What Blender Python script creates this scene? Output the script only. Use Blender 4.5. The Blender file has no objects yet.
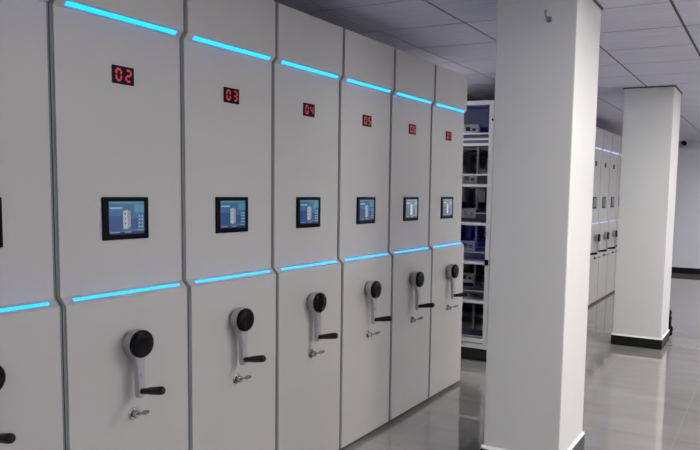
import bpy, bmesh, math, random
from mathutils import Vector, Matrix, noise
PI = math.pi
random.seed(4)
C = bpy.context.scene.collection
SC = bpy.context.scene

# ------------------------------------------------------------------ materials
def mat(name, col, rough=.5, metal=0., ior=1.5, emit=None, strength=0., bump=None, coat=0., mottle=0.):
    m = bpy.data.materials.new(name); m.use_nodes = True
    nt = m.node_tree; b = nt.nodes['Principled BSDF']
    b.inputs['Base Color'].default_value = (*col, 1)
    b.inputs['Roughness'].default_value = rough
    b.inputs['Metallic'].default_value = metal
    b.inputs['IOR'].default_value = ior
    b.inputs['Coat Weight'].default_value = coat
    if emit:
        b.inputs['Emission Color'].default_value = (*emit, 1)
        b.inputs['Emission Strength'].default_value = strength
    if mottle:
        tc = nt.nodes.new('ShaderNodeTexCoord'); n = nt.nodes.new('ShaderNodeTexNoise')
        n.inputs['Scale'].default_value = 3.; n.inputs['Detail'].default_value = 5.
        nt.links.new(tc.outputs['Object'], n.inputs['Vector'])
        r = nt.nodes.new('ShaderNodeMapRange')
        r.inputs['From Min'].default_value = .3; r.inputs['From Max'].default_value = .7
        r.inputs['To Min'].default_value = 1 - mottle; r.inputs['To Max'].default_value = 1 + mottle
        nt.links.new(n.outputs['Fac'], r.inputs['Value'])
        mx = nt.nodes.new('ShaderNodeVectorMath'); mx.operation = 'SCALE'
        mx.inputs[0].default_value = col
        nt.links.new(r.outputs['Result'], mx.inputs['Scale'])
        nt.links.new(mx.outputs['Vector'], b.inputs['Base Color'])
    if bump:
        tc = nt.nodes.new('ShaderNodeTexCoord'); n = nt.nodes.new('ShaderNodeTexNoise')
        n.inputs['Scale'].default_value = bump[0]; n.inputs['Detail'].default_value = 3.
        nt.links.new(tc.outputs['Object'], n.inputs['Vector'])
        bp = nt.nodes.new('ShaderNodeBump'); bp.inputs['Strength'].default_value = bump[1]
        bp.inputs['Distance'].default_value = .002
        nt.links.new(n.outputs['Fac'], bp.inputs['Height'])
        nt.links.new(bp.outputs['Normal'], b.inputs['Normal'])
    return m

M = {}
M['panel'] = mat('painted_panel', (.43, .423, .415), .42, bump=(240, .05), mottle=.015)
M['edge'] = mat('rubber_edge', (.17, .18, .19), .6)
M['dark'] = mat('dark_gap', (.015, .015, .016), .7)
M['steel'] = mat('shelf_steel', (.50, .50, .52), .4, mottle=.03)
M['plinth'] = mat('plinth_black', (.012, .012, .012), .5)
M['post'] = mat('upright_steel', (.74, .74, .73), .4)
M['lip'] = mat('shelf_lip', (.76, .76, .76), .4)
M['stop'] = mat('shelf_stop', (.15, .15, .24), .5)  # blue glow of the light strips is mixed into this colour
M['led'] = mat('led_strip', (.01, .05, .08), .4, emit=(.0, 1.0, 4.8), strength=1.)
def dots():
    nt = M['led'].node_tree; b = nt.nodes['Principled BSDF']
    tc = nt.nodes.new('ShaderNodeTexCoord'); wv = nt.nodes.new('ShaderNodeTexWave')
    wv.bands_direction = 'Y'; wv.inputs['Scale'].default_value = 19.; wv.inputs['Distortion'].default_value = 0
    nt.links.new(tc.outputs['Object'], wv.inputs['Vector'])
    r = nt.nodes.new('ShaderNodeMapRange'); r.inputs['To Min'].default_value = .85; r.inputs['To Max'].default_value = 1.1
    nt.links.new(wv.outputs['Fac'], r.inputs['Value']); nt.links.new(r.outputs['Result'], b.inputs['Emission Strength'])
dots()
M['led_far'] = mat('led_strip_overexposed', (.3, .3, .4), .4, emit=(.50, .58, 1.3), strength=1.)  # distant strips: whitening by overexposure is painted in as a paler colour
M['led_back'] = mat('led_back', (.02, .02, .1), .4, emit=(.20, .18, 1.5), strength=3.6)
M['black'] = mat('gloss_black', (.003, .003, .004), .12, ior=1.22)
M['bezel'] = mat('bezel_black', (.003, .003, .004), .3, ior=1.15)
M['red_led'] = mat('red_digit', (.3, .01, .03), .4, emit=(1.0, .02, .075), strength=.36)
M['red_dim'] = mat('red_digit_dim', (.08, .01, .02), .4, emit=(1.0, .1, .14), strength=.08)  # farther digits: their fading at a slanted view is set as colour
M['digit_off'] = mat('digit_window', (.018, .004, .006), .2)
M['arm'] = mat('crank_metal', (.36, .36, .37), .36, metal=.4)
M['grip'] = mat('grip_black', (.006, .006, .007), .35, ior=1.35)
M['chrome'] = mat('chrome', (.40, .40, .41), .25, metal=1.)
M['column'] = mat('column_plaster', (.64, .64, .625), .62, bump=(60, .12), mottle=.012)
M['wall'] = mat('wall_paint', (.74, .74, .82), .7, bump=(60, .1), mottle=.02)
M['basew'] = mat('baseboard_black', (.006, .006, .006), .4, ior=1.3)
M['cap'] = mat('baseboard_cap_white', (.78, .78, .77), .5)
M['tbar'] = mat('ceiling_bar', (.05, .05, .06), .6)
M['bag'] = mat('bag_black', (.004, .004, .004), .8, ior=1.2, bump=(90, .5))
M['ui_blue'] = mat('screen_blue', (.01, .03, .06), .12, emit=(.045, .16, .36), strength=0.52)
M['ui_deep'] = mat('screen_deep_blue', (.01, .02, .06), .12, emit=(.03, .09, .27), strength=0.49)
M['ui_teal'] = mat('screen_teal', (.01, .05, .06), .12, emit=(.08, .36, .46), strength=0.46)
M['ui_pale'] = mat('screen_pale', (.1, .1, .1), .12, emit=(.62, .66, .62), strength=0.43)
M['ui_shade'] = mat('screen_pale_shade', (.1, .1, .1), .12, emit=(.30, .36, .40), strength=0.43)
M['ui_dot'] = mat('screen_dots', (.1, .1, .1), .12, emit=(.25, .50, .62), strength=0.49)
M['ui_bar'] = mat('screen_bar', (.01, .01, .03), .12, emit=(.02, .03, .12), strength=0.43)
M['light_frame'] = mat('light_frame', (.8, .8, .8), .4)
M['diffuser'] = mat('light_diffuser', (.8, .8, .8), .5, emit=(1.0, .978, .935), strength=51.)

M['diffuser_dim'] = mat('light_diffuser_dim', (.8, .8, .8), .5, emit=(1.0, .978, .935), strength=27.)

def tiles_ceiling():
    m = mat('ceiling_tile', (.47, .465, .53), .75)
    nt = m.node_tree; b = nt.nodes['Principled BSDF']
    tc = nt.nodes.new('ShaderNodeTexCoord'); mp = nt.nodes.new('ShaderNodeMapping')
    mp.inputs['Scale'].default_value = (1.5, 14, 1)
    n = nt.nodes.new('ShaderNodeTexNoise'); n.inputs['Scale'].default_value = 2.2; n.inputs['Detail'].default_value = 6
    nt.links.new(tc.outputs['Object'], mp.inputs['Vector']); nt.links.new(mp.outputs['Vector'], n.inputs['Vector'])
    cr = nt.nodes.new('ShaderNodeValToRGB')
    cr.color_ramp.elements[0].position = .3; cr.color_ramp.elements[0].color = (.58, .57, .68, 1)
    cr.color_ramp.elements[1].position = .7; cr.color_ramp.elements[1].color = (.66, .65, .76, 1)
    nt.links.new(n.outputs['Fac'], cr.inputs['Fac']); nt.links.new(cr.outputs['Color'], b.inputs['Base Color'])
    return m
M['ceil'] = tiles_ceiling()

def tiles_floor():
    m = mat('floor_tile', (.2, .2, .2), .03, ior=2.1)
    nt = m.node_tree; b = nt.nodes['Principled BSDF']
    tc = nt.nodes.new('ShaderNodeTexCoord')
    # streaky stone veining across the tiles
    mp = nt.nodes.new('ShaderNodeMapping'); mp.inputs['Scale'].default_value = (.7, 3.2, 1)
    mp.inputs['Rotation'].default_value = (0, 0, .12)
    n1 = nt.nodes.new('ShaderNodeTexNoise'); n1.inputs['Scale'].default_value = 1.7; n1.inputs['Detail'].default_value = 9
    n1.inputs['Roughness'].default_value = .62; n1.inputs['Distortion'].default_value = .6
    nt.links.new(tc.outputs['Object'], mp.inputs['Vector']); nt.links.new(mp.outputs['Vector'], n1.inputs['Vector'])
    cr = nt.nodes.new('ShaderNodeValToRGB')
    cr.color_ramp.elements[0].position = .32; cr.color_ramp.elements[0].color = (.21, .206, .20, 1)
    cr.color_ramp.elements[1].position = .68; cr.color_ramp.elements[1].color = (.27, .265, .25, 1)
    nt.links.new(n1.outputs['Fac'], cr.inputs['Fac'])
    # grout lines: 0.75 m tiles
    br = nt.nodes.new('ShaderNodeTexBrick')
    br.offset = 0; br.squash = 1
    br.inputs['Scale'].default_value = 1
    br.inputs['Brick Width'].default_value = .75; br.inputs['Row Height'].default_value = 1.5
    br.inputs['Mortar Size'].default_value = .002; br.inputs['Mortar Smooth'].default_value = .2
    mb = nt.nodes.new('ShaderNodeMapping'); mb.inputs['Location'].default_value = (-.217, -.20, 0)
    nt.links.new(tc.outputs['Object'], mb.inputs['Vector']); nt.links.new(mb.outputs['Vector'], br.inputs['Vector'])
    mx = nt.nodes.new('ShaderNodeMix'); mx.data_type = 'RGBA'
    nt.links.new(br.outputs['Fac'], mx.inputs[0]); nt.links.new(cr.outputs['Color'], mx.inputs[6])
    mx.inputs[7].default_value = (.31, .305, .29, 1)
    nt.links.new(mx.outputs[2], b.inputs['Base Color'])
    mr = nt.nodes.new('ShaderNodeMapRange'); mr.inputs['To Min'].default_value = .03; mr.inputs['To Max'].default_value = .06
    nt.links.new(br.outputs['Fac'], mr.inputs['Value']); nt.links.new(mr.outputs['Result'], b.inputs['Roughness'])
    return m
M['floor'] = tiles_floor()

# ------------------------------------------------------------------ mesh helpers
def box(bm, x0, x1, y0, y1, z0, z1, mi=0):
    v = [bm.verts.new((x, y, z)) for x in (x0, x1) for y in (y0, y1) for z in (z0, z1)]
    for f in ((0,1,3,2), (4,6,7,5), (0,4,5,1), (2,3,7,6), (0,2,6,4), (1,5,7,3)):
        fc = bm.faces.new([v[i] for i in f]); fc.material_index = mi
    return v

def lathe(bm, prof, seg, mtx, mi=0, caps=True):
    """prof: (r, h) pairs turned about the local z axis, then placed by mtx"""
    rings = []
    for r, h in prof:
        rings.append([bm.verts.new(mtx @ Vector((r*math.cos(2*PI*k/seg), r*math.sin(2*PI*k/seg), h))) for k in range(seg)])
    for a, b in zip(rings, rings[1:]):
        for k in range(seg):
            f = bm.faces.new((a[k], a[(k+1) % seg], b[(k+1) % seg], b[k])); f.material_index = mi; f.smooth = True
    if caps:
        f = bm.faces.new(rings[0][::-1]); f.material_index = mi
        f = bm.faces.new(rings[-1]); f.material_index = mi

def prism(bm, poly, axis, a, b, mi=0):
    """poly: 2d points; axis 'y': (x,z) points swept along y; axis 'x': (y,z) points swept along x"""
    def P(p, t): return (p[0], t, p[1]) if axis == 'y' else (t, p[0], p[1])
    A = [bm.verts.new(P(p, a)) for p in poly]; B = [bm.verts.new(P(p, b)) for p in poly]
    n = len(poly)
    for k in range(n):
        f = bm.faces.new((A[k], A[(k+1) % n], B[(k+1) % n], B[k])); f.material_index = mi
    bm.faces.new(A[::-1]).material_index = mi; bm.faces.new(B).material_index = mi

def obj(name, bm, mats, parent=None, loc=None, bevel=0, smooth=False):
    bmesh.ops.recalc_face_normals(bm, faces=bm.faces[:])
    me = bpy.data.meshes.new(name); bm.to_mesh(me); bm.free()
    for m in (mats if isinstance(mats, (list, tuple)) else [mats]): me.materials.append(m)
    o = bpy.data.objects.new(name, me); C.objects.link(o)
    if parent: o.parent = parent
    if loc: o.location = loc
    if bevel:
        md = o.modifiers.new('bevel', 'BEVEL'); md.width = bevel; md.segments = 2; md.limit_method = 'ANGLE'
        md.angle_limit = math.radians(40)
    return o

def tag(o, label, cat, group=None):
    o['label'] = label; o['category'] = cat
    if group: o['group'] = group
    return o
def thing(name, label, cat, loc=(0, 0, 0), group=None):
    o = bpy.data.objects.new(name, None); C.objects.link(o); o.location = loc; o.empty_display_size = .1
    return tag(o, label, cat, group)
def struct(name, bm, m):
    o = obj(name, bm, m); o['kind'] = 'structure'; return o
TOX = Matrix.Rotation(PI/2, 4, 'Y')            # local z -> world +x

# ------------------------------------------------------------------ the room
X0, X1, Y0, Y1, ZC = -4.3, 6.0, -4.2, 15.0, 2.607
T = .6156; OU = .385; OS = 3.617               # ceiling grid
bm = bmesh.new(); box(bm, X0, X1, Y0, Y1, -.1, 0); struct('floor', bm, M['floor'])
LIGHTS = []
for j, rows in ((3, (-11, -1, 4, 9, 14)), (7, (-11, -6, -1, 4, 9, 14)), (-3, (3,))):      # grid cells that hold the lamps
    for i in rows: LIGHTS.append((j, i))
bm = bmesh.new()
gap = .0095
jx0 = math.floor((X0 - OU)/T); jx1 = math.ceil((X1 - OU)/T)
iy0 = math.floor((Y0 - OS)/T); iy1 = math.ceil((Y1 - OS)/T)
for j in range(jx0, jx1):
    for i in range(iy0, iy1):
        if (j, i) in LIGHTS: continue
        a, b = max(X0, OU + j*T + gap), min(X1, OU + (j+1)*T - gap)
        c, d = max(Y0, OS + i*T + gap), min(Y1, OS + (i+1)*T - gap)
        if a < b and c < d: box(bm, a, b, c, d, ZC, ZC + .018, 0)
for j in range(jx0 + 1, jx1):
    box(bm, OU + j*T - gap, OU + j*T + gap, Y0, Y1, ZC + .006, ZC + .02, 1)
for i in range(iy0 + 1, iy1):
    box(bm, X0, X1, OS + i*T - gap, OS + i*T + gap, ZC + .0065, ZC + .021, 1)
box(bm, X0, X1, Y0, Y1, ZC + .05, ZC + .1, 1)
struct('ceiling', bm, [M['ceil'], M['tbar']])
bm = bmesh.new(); box(bm, X0 - .1, X0, Y0 - .1, Y1 + .1, -.1, ZC + .1); struct('wall_left', bm, M['wall'])
bm = bmesh.new(); box(bm, X1, X1 + .1, Y0 - .1, Y1 + .1, -.1, ZC + .1); struct('wall_right', bm, M['wall'])
bm = bmesh.new(); box(bm, X0, X1, Y1, Y1 + .1, -.1, ZC + .1); struct('wall_back', bm, M['wall'])
bm = bmesh.new(); box(bm, X0, X1, Y0 - .1, Y0, -.1, ZC + .1); struct('wall_front', bm, M['wall'])
for nm, e in (('baseboard_back', (X0 + .02, X1 - .02, Y1 - .015, Y1)), ('baseboard_right', (X1 - .015, X1, Y0, Y1 - .02)),
              ('baseboard_left', (X0, X0 + .015, Y0, Y1 - .02)), ('baseboard_front', (X0 + .02, X1 - .02, Y0, Y0 + .015))):
    bm = bmesh.new(); box(bm, *e, 0, .115); struct(nm, bm, M['basew'])

# lamps in the ceiling grid
for j, i in LIGHTS:
    x, y = OU + (j + .5)*T, OS + (i + .5)*T
    row = 'first' if j == 3 else 'second'
    if j < 0: t = thing('ceiling_light', 'square white flat ceiling light panel above the open aisle between the shelves', 'ceiling light', (x, y, ZC))
    else: t = thing('ceiling_light', 'square white flat ceiling light panel in the tile grid, %s row from the cabinets' % row,
                    'ceiling light', (x, y, ZC), 'ceiling light panels, %s row' % row)
    h = T/2 - gap
    bm = bmesh.new()
    for e in ((-h, h, -h, -h + .02), (-h, h, h - .02, h), (-h, -h + .02, -h + .02, h - .02), (h - .02, h, -h + .02, h - .02)):
        box(bm, *e, -.001, .016)
    obj('light_frame', bm, M['light_frame'], t)
    bm = bmesh.new(); box(bm, -h + .02, h - .02, -h + .02, h - .02, .004, .012); obj('diffuser', bm, M['diffuser'] if j > 0 else M['diffuser_dim'], t)

# ------------------------------------------------------------------ the columns
def column(label, x, y, w, d):
    t = thing('column', label, 'column', (x + w/2, y + d/2, 0))
    a, b = w/2, d/2
    bm = bmesh.new(); box(bm, -a, a, -b, b, 0, ZC); obj('column_shaft', bm, M['column'], t, bevel=.006)
    bm = bmesh.new(); e = .012
    box(bm, -a - e, a + e, -b - e, -b, 0, .098); box(bm, -a - e, a + e, b, b + e, 0, .098)
    box(bm, -a - e, -a, -b, b, 0, .098); box(bm, a, a + e, -b, b, 0, .098)
    bb = obj('skirting', bm, M['basew'], t)
    bm = bmesh.new()
    for s, q in ((-1, 'y'), (1, 'y')):
        prism(bm, [(s*a, .098), (s*(a + e), .098), (s*(a + e), .103), (s*a, .116)], 'y', -b - e, b + e)
        prism(bm, [(s*b, .098), (s*(b + e), .098), (s*(b + e), .103), (s*b, .116)], 'x', -a - e, a + e)
    tr = bmesh.new(); e = .01
    box(tr, -a - e, a + e, -b - e, -b - .0005, ZC - .012, ZC - .001); box(tr, -a - e, a + e, b + .0005, b + e, ZC - .012, ZC - .001)
    box(tr, -a - e, -a - .0005, -b, b, ZC - .012, ZC - .001); box(tr, a + .0005, a + e, -b, b, ZC - .012, ZC - .001)
    obj('ceiling_collar', tr, M['tbar'], t)
    obj('skirting_cap', bm, M['cap'], t)['label'] = 'white sloping cap along the top of the skirting'
    return t
NC = (.811, 3.673, .433, .532); FC = (.788, 7.406, .4725, .552)
column('square off-white column in the foreground with a small hook near its top', *NC)
column('square off-white column farther back, standing alone on its black skirting', *FC)

# small hook high on the front of the near column, its base plate flat on the face
t = thing('wall_hook', 'small metal hook fixed high on the front of the foreground column', 'hook', (1.10, NC[1], 2.44))
bm = bmesh.new()
MY = Matrix.Rotation(PI/2, 4, 'X')             # local z -> world -y
lathe(bm, [(.017, 0), (.017, .005), (.012, .010)], 20, MY)
obj('base_plate', bm, M['chrome'], t)
bm = bmesh.new()
lathe(bm, [(.0055, .004), (.0055, .045), (.004, .05)], 12, MY)
pts = [Vector((-.001, -.040, 0)), Vector((-.003, -.048, .004)), Vector((-.005, -.050, .011)), Vector((-.006, -.050, .018)), Vector((-.006, -.050, .023))]
for p, q in zip(pts, pts[1:]):
    dvec = q - p
    lathe(bm, [(.0052, 0), (.0052, dvec.length*1.1)], 10, Matrix.Translation(p) @ dvec.to_track_quat('Z', 'Y').to_matrix().to_4x4())
lathe(bm, [(.002, 0), (.008, .003), (.009, .008), (.006, .014), (.001, .016)], 12, Matrix.Translation(pts[-1]))
obj('hook_arm', bm, M['chrome'], t)

# ------------------------------------------------------------------ the mobile shelving
W = .5745; HW = W/2                            # panel width; the pitch is 0.6
PL, PU = .0296, .0223
ZT, ZU1, ZU2, ZL1, ZL2 = 2.434, 2.1752, 2.148, 1.1506, 1.1226
LEVELS = (.114, .53, .886, 1.24, 1.587, 1.953, 2.315)
DEPTH = 2.8
SEG = {'0': 'abcdef', '1': 'bc', '2': 'abged', '3': 'abgcd', '4': 'fgbc', '5': 'afgcd', '6': 'afgedc', '7': 'abc', '8': 'abcdefg', '9': 'abcdfg'}

def digit(bm, ch, yc, zc, w, h, x, t=.0075):
    # y grows to the viewer's right along the row of cabinets
    a, b = w/2, h/2; g = t*.14; s = t*.5
    def bar_h(z):
        prism(bm, [(yc - a + g + s*.2, z), (yc - a + g + s, z + s), (yc + a - g - s, z + s), (yc + a - g - s*.2, z), (yc + a - g - s, z - s), (yc - a + g + s, z - s)], 'x', x, x + .0006)
    def bar_v(y, z0, z1):
        prism(bm, [(y, z0 + g), (y + s, z0 + g + s), (y + s, z1 - g - s), (y, z1 - g), (y - s, z1 - g - s), (y - s, z0 + g + s)], 'x', x, x + .0006)
    on = SEG[ch]
    if 'a' in on: bar_h(zc + b)
    if 'g' in on: bar_h(zc)
    if 'd' in on: bar_h(zc - b)
    if 'f' in on: bar_v(yc - a, zc, zc + b)
    if 'e' in on: bar_v(yc - a, zc - b, zc)
    if 'b' in on: bar_v(yc + a, zc, zc + b)
    if 'c' in on: bar_v(yc + a, zc - b, zc)

def build_parts(root):
    P = []
    # front panel: protruding foot and head sections, recessed middle
    bm = bmesh.new()
    prism(bm, [(-.03, .028), (PL, .028), (PL, ZL2), (0, ZL1), (0, ZU2), (PU, ZU1), (PU, ZT), (-.03, ZT)], 'y', -HW, HW)
    P.append(obj('front_panel', bm, M['panel'], root, bevel=.0018))
    # grey sealing strips up both sides of the panel
    for s in (-1, 1):
        bm = bmesh.new()
        prism(bm, [(-.03, .03), (PL - .006, .03), (PL - .006, ZL2), (-.006, ZL1), (-.006, ZU2), (PU - .006, ZU1), (PU - .006, ZT - .004), (-.03, ZT - .004)],
              'y', s*HW, s*(HW + .0105))
        P.append(obj('edge_seal', bm, M['edge'], root))
    # light strips lying on the two sloping steps
    for (xa, za), (xb, zb) in (((0, ZU2), (PU, ZU1)), ((PL, ZL2), (0, ZL1))):
        n = Vector((zb - za, 0, -(xb - xa))).normalized()
        if n.x < 0: n = -n
        bm = bmesh.new()
        f0, f1, hgt = (.26, .74, .0012) if za > 2 else (.38, .66, .0012)
        pa = Vector((xa, 0, za)).lerp(Vector((xb, 0, zb)), f0); pb = Vector((xa, 0, za)).lerp(Vector((xb, 0, zb)), f1)
        q = [pa - n*.0005, pb - n*.0005, pb + n*hgt, pa + n*hgt]
        prism(bm, [(v.x, v.z) for v in q], 'y', -.247, .257)
        # the back of the strip shows through the slot on the inner side of the panel
        zc = (za + zb)/2
        box(bm, -.040, -.0302, -.25, .25, zc - .010, zc + .010, 1)
        P.append(obj('light_strip', bm, [M['led'], M['led_back']], root))
    # touch screen in a black bezel
    bz = bmesh.new(); box(bz, .0002, .008, -.109, .107, 1.339, 1.501)
    scr = obj('touch_screen', bz, M['bezel'], root, bevel=.003); P.append(scr)
    bm = bmesh.new(); x = .0081
    def q(y0, y1, z0, z1, mi, k=0): box(bm, x + k*.0002, x + .0003 + k*.0002, y0, y1, z0, z1, mi)
    q(-.083, .083, 1.360, 1.484, 0)                               # blue ground
    q(-.083, .083, 1.3602, 1.369, 6, 1)                           # dark task bar
    q(-.083, -.02, 1.373, 1.43, 1, 1); q(.02, .052, 1.38, 1.418, 1, 1)
    q(.036, .083, 1.442, 1.472, 2, 1)                             # teal field, top right
    q(-.083, .083, 1.476, 1.4838, 2, 1)
    q(-.078, -.022, 1.456, 1.463, 5, 2)                           # line of writing
    q(-.078, -.035, 1.366, 1.3685, 5, 2); q(-.01, .02, 1.366, 1.3685, 5, 2); q(.05, .078, 1.3725, 1.3745, 5, 2)
    for yy in (.056, .070):
        for zz in (1.384, 1.398, 1.412, 1.424): q(yy, yy + .007, zz, zz + .006, 5, 2)
    # drawing of a tall cabinet in the middle
    prism(bm, [(-.018, 1.382), (.002, 1.379), (.002, 1.452), (-.018, 1.448)], 'x', x + .0006, x + .001, 3)
    prism(bm, [(.002, 1.379), (.017, 1.388), (.017, 1.447), (.002, 1.452)], 'x', x + .0006, x + .001, 4)
    for zz in (1.398, 1.416, 1.434): box(bm, x + .001, x + .0013, -.011, -.006, zz, zz + .006, 1)
    d = obj('display', bm, [M['ui_blue'], M['ui_deep'], M['ui_teal'], M['ui_pale'], M['ui_shade'], M['ui_dot'], M['ui_bar']], scr)
    d['label'] = 'lit blue screen with a drawing of a cabinet'; P.append(d)
    # crank: hub, black cap, arm and grip
    zc, dy = .943, -.007
    crank = bpy.data.objects.new('crank', None); C.objects.link(crank); crank.parent = root
    crank.location = (PL, dy, zc); P.append(crank)
    bm = bmesh.new()
    lathe(bm, [(.036, 0), (.047, .006), (.052, .014), (.0540, .024), (.0540, .040), (.0530, .047), (.051, .049)], 40, TOX)
    # arm: tapers from the hub down to its foot
    def ring(z, hw, x0, x1): return [bm.verts.new(v) for v in ((x0, -hw, z), (x1, -hw*.82, z), (x1, hw*.82, z), (x0, hw, z))]
    R = [ring(z, hw, a, b) for z, hw, a, b in ((-.03, .046, .016, .046), (-.055, .030, .024, .050), (-.085, .0215, .030, .053),
                                             (-.14, .0190, .033, .054), (-.185, .019, .034, .054), (-.204, .0175, .035, .053), (-.211, .012, .037, .051))]
    for a, b in zip(R, R[1:]):
        for k in range(4): bm.faces.new((a[k], a[(k+1) % 4], b[(k+1) % 4], b[k]))
    bm.faces.new(R[0]); bm.faces.new(R[-1][::-1])
    lathe(bm, [(.008, 0), (.008, .003), (.005, .0045)], 16, Matrix.Translation((.0525, 0, -.12)) @ TOX)
    arm = obj('crank_arm', bm, M['arm'], crank, bevel=.003); P.append(arm)
    arm['label'] = 'grey metal hub and arm'
    bm = bmesh.new()
    lathe(bm, [(.050, .046), (.0535, .050), (.0535, .060), (.0505, .066), (.042, .069), (.02, .070)], 40, TOX)
    P.append(obj('hub_cap', bm, M['black'], crank))
    bm = bmesh.new()
    lathe(bm, [(.011, .041), (.012, .045), (.0115, .052), (.0125, .07), (.0150, .095), (.0158, .115), (.0165, .14), (.0155, .152), (.010, .158)], 20,
          Matrix.Translation((.012, 0, -.193)) @ Matrix.Rotation(math.radians(-10), 4, 'Y') @ TOX)
    P.append(obj('grip', bm, M['grip'], crank))
    # key lock
    bm = bmesh.new(); ml = Matrix.Translation((PL, -.004, .66)) @ TOX
    lathe(bm, [(.024, 0), (.024, .003), (.020, .006)], 24, ml); lathe(bm, [(.0150, .004), (.0150, .024), (.012, .027)], 20, ml)
    lk = obj('lock', bm, M['chrome'], root); P.append(lk)
    bm = bmesh.new()
    x = PL + .022
    prism(bm, [(x, .6550), (x + .028, .6660), (x + .031, .6635), (x + .044, .6660), (x + .062, .6750), (x + .066, .6830), (x + .060, .6880),
               (x + .044, .6850), (x + .031, .6780), (x + .026, .6735), (x, .6640)], 'y', -.0062, -.0024)
    P.append(obj('key', bm, M['chrome'], lk))
    # number display: black window, digits added per cabinet
    bm = bmesh.new(); box(bm, .0002, .005, -.052, .048, 1.922, 1.989)
    P.append(obj('number_display', bm, M['bezel'], root, bevel=.002))
    # dark carriage under the shelves
    bm = bmesh.new(); box(bm, -DEPTH, -.034, -.283, .283, .012, .112)
    P.append(obj('carriage', bm, M['plinth'], root))
    # uprights: front, middle and back of each face
    for x in (-.047, -.97, -1.88, -DEPTH + .042):
        for s in (-1, 1):
            bm = bmesh.new(); y = s*.27
            box(bm, x - .042, x, y - .014, y + .014, .112, 2.35)
            P.append(obj('upright', bm, M['post'], root))
    for z in LEVELS:
        bm = bmesh.new()
        hgt = .036 if z > 2 else .024
        if z < .2: hgt = .045
        box(bm, -DEPTH + .002, -.05, -.262, .262, z + hgt*.6, z + hgt)
        for s in (-1, 1):                       # folded front lips
            for xa, xb in ((-.968, -.09), (-1.878, -1.012), (-DEPTH + .044, -1.922)):
                box(bm, xa, xb, s*.283 - .0, s*.263, z, z + hgt, 1)
                if z < 2.2: box(bm, xa, xb, s*.276 - .0, s*.268, z + (.102 if z > 1.5 else .106), z + (.116 if z > 1.5 else .113), 1 if z > 1.5 else 0)
                if z == 1.953: box(bm, xa, xb, s*.276, s*.268, z + .052, z + .068, 1)      # low retaining rail
                if z < .2: box(bm, xa, xb, s*.286, s*.27, z + .055, z + .092, 1)
        if z < 2.2: box(bm, -DEPTH + .01, -.06, -.004, .004, z + .03, z + .115, 2)                     # centre stop
        else: box(bm, -DEPTH + .01, -.06, -.004, .004, z - .17, z, 2)
        P.append(obj('shelf', bm, [M['steel'], M['lip'], M['stop']], root))
    return P

FIRST = 1.8945; PITCH = .6; AISLE = .755
def unit_label(n):
    nn = '%02d' % n
    if n == 1: return 'pale grey shelving cabinet cut off by the left edge of the picture'
    if n < 8: 
        extra = {2: ', nearest one seen whole', 3: ', between 02 and 04', 4: ', between 03 and 05', 5: ', between 04 and 06',
                 6: ', between 05 and 07', 7: ', last before the open aisle'}[n]
        return 'pale grey shelving cabinet with crank and red number %s%s' % (nn, extra)
    if n == 8: return 'open-sided grey shelving cabinet across the aisle, its shelves showing left of the column'
    if n < 14: return 'pale grey shelving cabinet number %s in the row hidden behind the foreground column' % nn
    o = {14: 'first cabinet seen past the right side of the foreground column', 15: 'second cabinet seen between the two columns',
         16: 'third cabinet seen between the two columns', 17: 'fourth cabinet, a sliver beside the far column'}
    return 'distant pale grey shelving cabinet, ' + o[n]
proto = thing('mobile_shelving_cabinet', unit_label(1), 'shelving cabinet', (0, FIRST - PITCH, 0), 'mobile shelving cabinets in one long row')
parts = build_parts(proto)

def copy_unit(n, loc):
    r = proto.copy(); C.objects.link(r); r.location = loc; r['label'] = unit_label(n)
    m = {proto: r}
    for p in parts:
        c = p.copy(); C.objects.link(c); c.parent = m[p.parent]; m[p] = c
    return r
units = {1: proto}
for n in range(2, 18):
    y = FIRST + (n - 2)*PITCH + (AISLE if n > 7 else 0)
    units[n] = copy_unit(n, (0, y, 0))
for n, u in units.items():
    nd = [c for c in u.children if c.name.startswith('number_display')][0]
    bm = bmesh.new(); s = '%02d' % n
    digit(bm, s[0], -.0245, 1.9555, .0215, .040, .0052)
    digit(bm, s[1], .0205, 1.9555, .0215, .040, .0052)
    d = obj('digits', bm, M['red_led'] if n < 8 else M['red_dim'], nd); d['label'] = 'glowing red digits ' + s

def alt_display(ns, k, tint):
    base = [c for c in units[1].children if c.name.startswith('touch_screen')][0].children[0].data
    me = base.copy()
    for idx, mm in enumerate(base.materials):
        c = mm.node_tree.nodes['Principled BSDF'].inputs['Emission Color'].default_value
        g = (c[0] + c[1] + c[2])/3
        nm = mat(mm.name + '_view_tone%d' % ns[0], (.02, .02, .02), .12, emit=tuple((c[q]*.3 + g*.7*tint[q]) for q in range(3)), strength=k)
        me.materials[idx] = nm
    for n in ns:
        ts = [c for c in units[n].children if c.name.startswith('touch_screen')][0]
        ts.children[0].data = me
        ts.children[0]['label'] = 'screen with a drawing of a cabinet, pale grey-green glare put into its colours' if n < 8 else 'grey screen with dimming by view put into its colours'
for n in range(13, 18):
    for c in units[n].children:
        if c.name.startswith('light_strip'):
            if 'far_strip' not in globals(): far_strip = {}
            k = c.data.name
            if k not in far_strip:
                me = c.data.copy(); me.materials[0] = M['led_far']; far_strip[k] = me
            c.data = far_strip[k]; c['label'] = 'pale violet-white light strip, overexposure put into its colour'
alt_display([6, 7], .95, (.85, 1.05, 1.0))  # glare of the column on these two screens is put into their colours
alt_display(list(range(12, 18)), .35, (.95, 1.0, 1.05))  # distant screens: fading with the viewing angle is put into the colours

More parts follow.
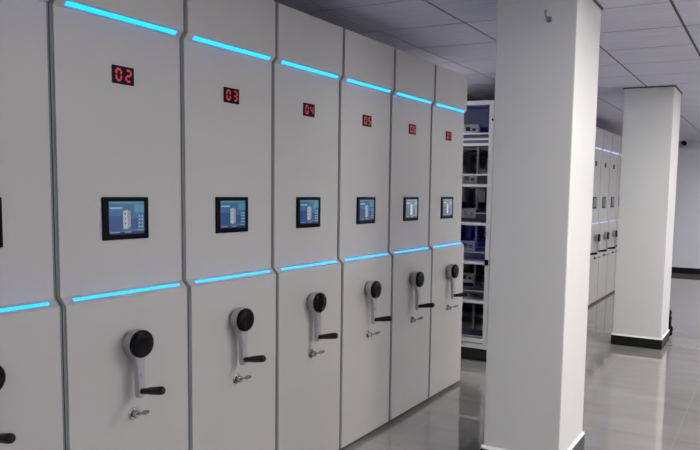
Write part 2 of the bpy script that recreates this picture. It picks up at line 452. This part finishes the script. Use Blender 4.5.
# what the open side of cabinet 08 shows: latch, lug, centre posts with their brackets
u8 = units[8]
bm = bmesh.new(); box(bm, -.090, -.055, -.292, -.284, .885, .935); obj('latch', bm, M['bezel'], u8)['label'] = 'black latch on the upright'
bm = bmesh.new(); lathe(bm, [(.010, 0), (.010, .004)], 12, Matrix.Translation((-.056, -.284, 2.18)) @ MY); obj('bolt_head', bm, M['bezel'], u8)
bm = bmesh.new(); box(bm, -.31, -.292, .0045, .02, .16, 2.31); obj('centre_post', bm, M['steel'], u8)
for z, dz in zip(LEVELS[1:6], (.15, .10, .055, .03, .125)):
    bm = bmesh.new(); c = z + dz
    ya, yb = -.03, -.026
    box(bm, -.44, -.292, ya, yb, c, c + .03); box(bm, -.44, -.418, ya, yb, c + .03, c + .07); box(bm, -.372, -.352, ya, yb, c + .03, c + .07)
    box(bm, -.318, -.292, ya, yb, c + .03, c + .07); box(bm, -.44, -.292, ya, yb, c + .07, c + .092); box(bm, -.352, -.318, ya, yb, c + .055, c + .07)
    box(bm, -.310, -.292, yb, .0045, c + .01, c + .08)
    obj('bracket', bm, M['steel'], u8)['label'] = 'grey bracket plate with a square hole'

# ------------------------------------------------------------------ black bag behind the far column
t = thing('bag', 'black bag slumped on the floor against the back of the far column', 'bag', (1.137, FC[1] + FC[3] + .115, 0))
bm = bmesh.new(); bmesh.ops.create_cube(bm, size=1)
bmesh.ops.subdivide_edges(bm, edges=bm.edges[:], cuts=9, use_grid_fill=True)
for v in bm.verts:
    p = v.co.copy(); s = p.normalized()*.62
    q_ = p.lerp(s, .42)
    z = q_.z + .5
    w = 1 - .34*max(0, z - .35)
    n_ = noise.noise_vector(Vector((p.x*2.4, p.y*2.4, p.z*5 + 3)))*.20
    v.co = Vector(((q_.x*w + n_.x)*.27, (q_.y*w*.95 + n_.y)*.17, max(0, (z*.9 + .02 + n_.z*.5))*.345))
for f in bm.faces: f.smooth = True
bo = obj('bag_body', bm, M['bag'], t); md = bo.modifiers.new('sub', 'SUBSURF'); md.levels = md.render_levels = 1
bm = bmesh.new()
prev = None
pts = [Vector((-.05 + .1*k/10 , .0, .29 + .045*math.sin(PI*k/10))) for k in range(11)]
for p, q in zip(pts, pts[1:]):
    dvec = q - p
    lathe(bm, [(.009, 0), (.009, dvec.length*1.15)], 8, Matrix.Translation(p) @ dvec.to_track_quat('Z', 'Y').to_matrix().to_4x4())
obj('bag_handle', bm, M['bag'], t)

# ------------------------------------------------------------------ security camera on the back wall
t = thing('security_camera', 'small black dome security camera high on the back wall', 'security camera', (.545, Y1, 2.56))
bm = bmesh.new(); lathe(bm, [(.045, 0), (.045, .012), (.03, .03)], 24, MY); obj('mount', bm, M['bezel'], t)
bm = bmesh.new(); lathe(bm, [(.024, .02), (.034, .03), (.044, .05), (.045, .064), (.040, .085), (.026, .1), (.008, .106)], 24, MY)
obj('dome', bm, M['black'], t)

# ------------------------------------------------------------------ camera
f, cx, cy, yaw, pit, rol, Xc, hc = 705.8508, 397.2108, 255.722, .489, -.0933, .0191, 2.1885, 1.5485
F = Vector((-math.sin(yaw)*math.cos(pit), math.cos(yaw)*math.cos(pit), math.sin(pit)))
R = Vector((math.cos(yaw), math.sin(yaw), 0)); U = R.cross(F)
R, U = math.cos(rol)*R + math.sin(rol)*U, -math.sin(rol)*R + math.cos(rol)*U
cd = bpy.data.cameras.new('camera'); cam = bpy.data.objects.new('camera', cd); C.objects.link(cam)
m = Matrix((R, U, -F)).transposed().to_4x4(); m.translation = Vector((Xc, 0, hc)); cam.matrix_world = m
cd.sensor_fit = 'HORIZONTAL'; cd.sensor_width = 36; cd.lens = f*36/700
cd.shift_x = (350 - cx)/700; cd.shift_y = (cy - 225)/700
cd.clip_start = .05
SC.camera = cam

w = bpy.data.worlds.new('world'); SC.world = w; w.use_nodes = True
w.node_tree.nodes['Background'].inputs['Color'].default_value = (.5, .55, .65, 1)
w.node_tree.nodes['Background'].inputs['Strength'].default_value = .0
vs = SC.view_settings
vs.view_transform = 'Standard'; vs.look = 'None'; vs.gamma = 1; vs.use_curve_mapping = False
vs.exposure = 0.
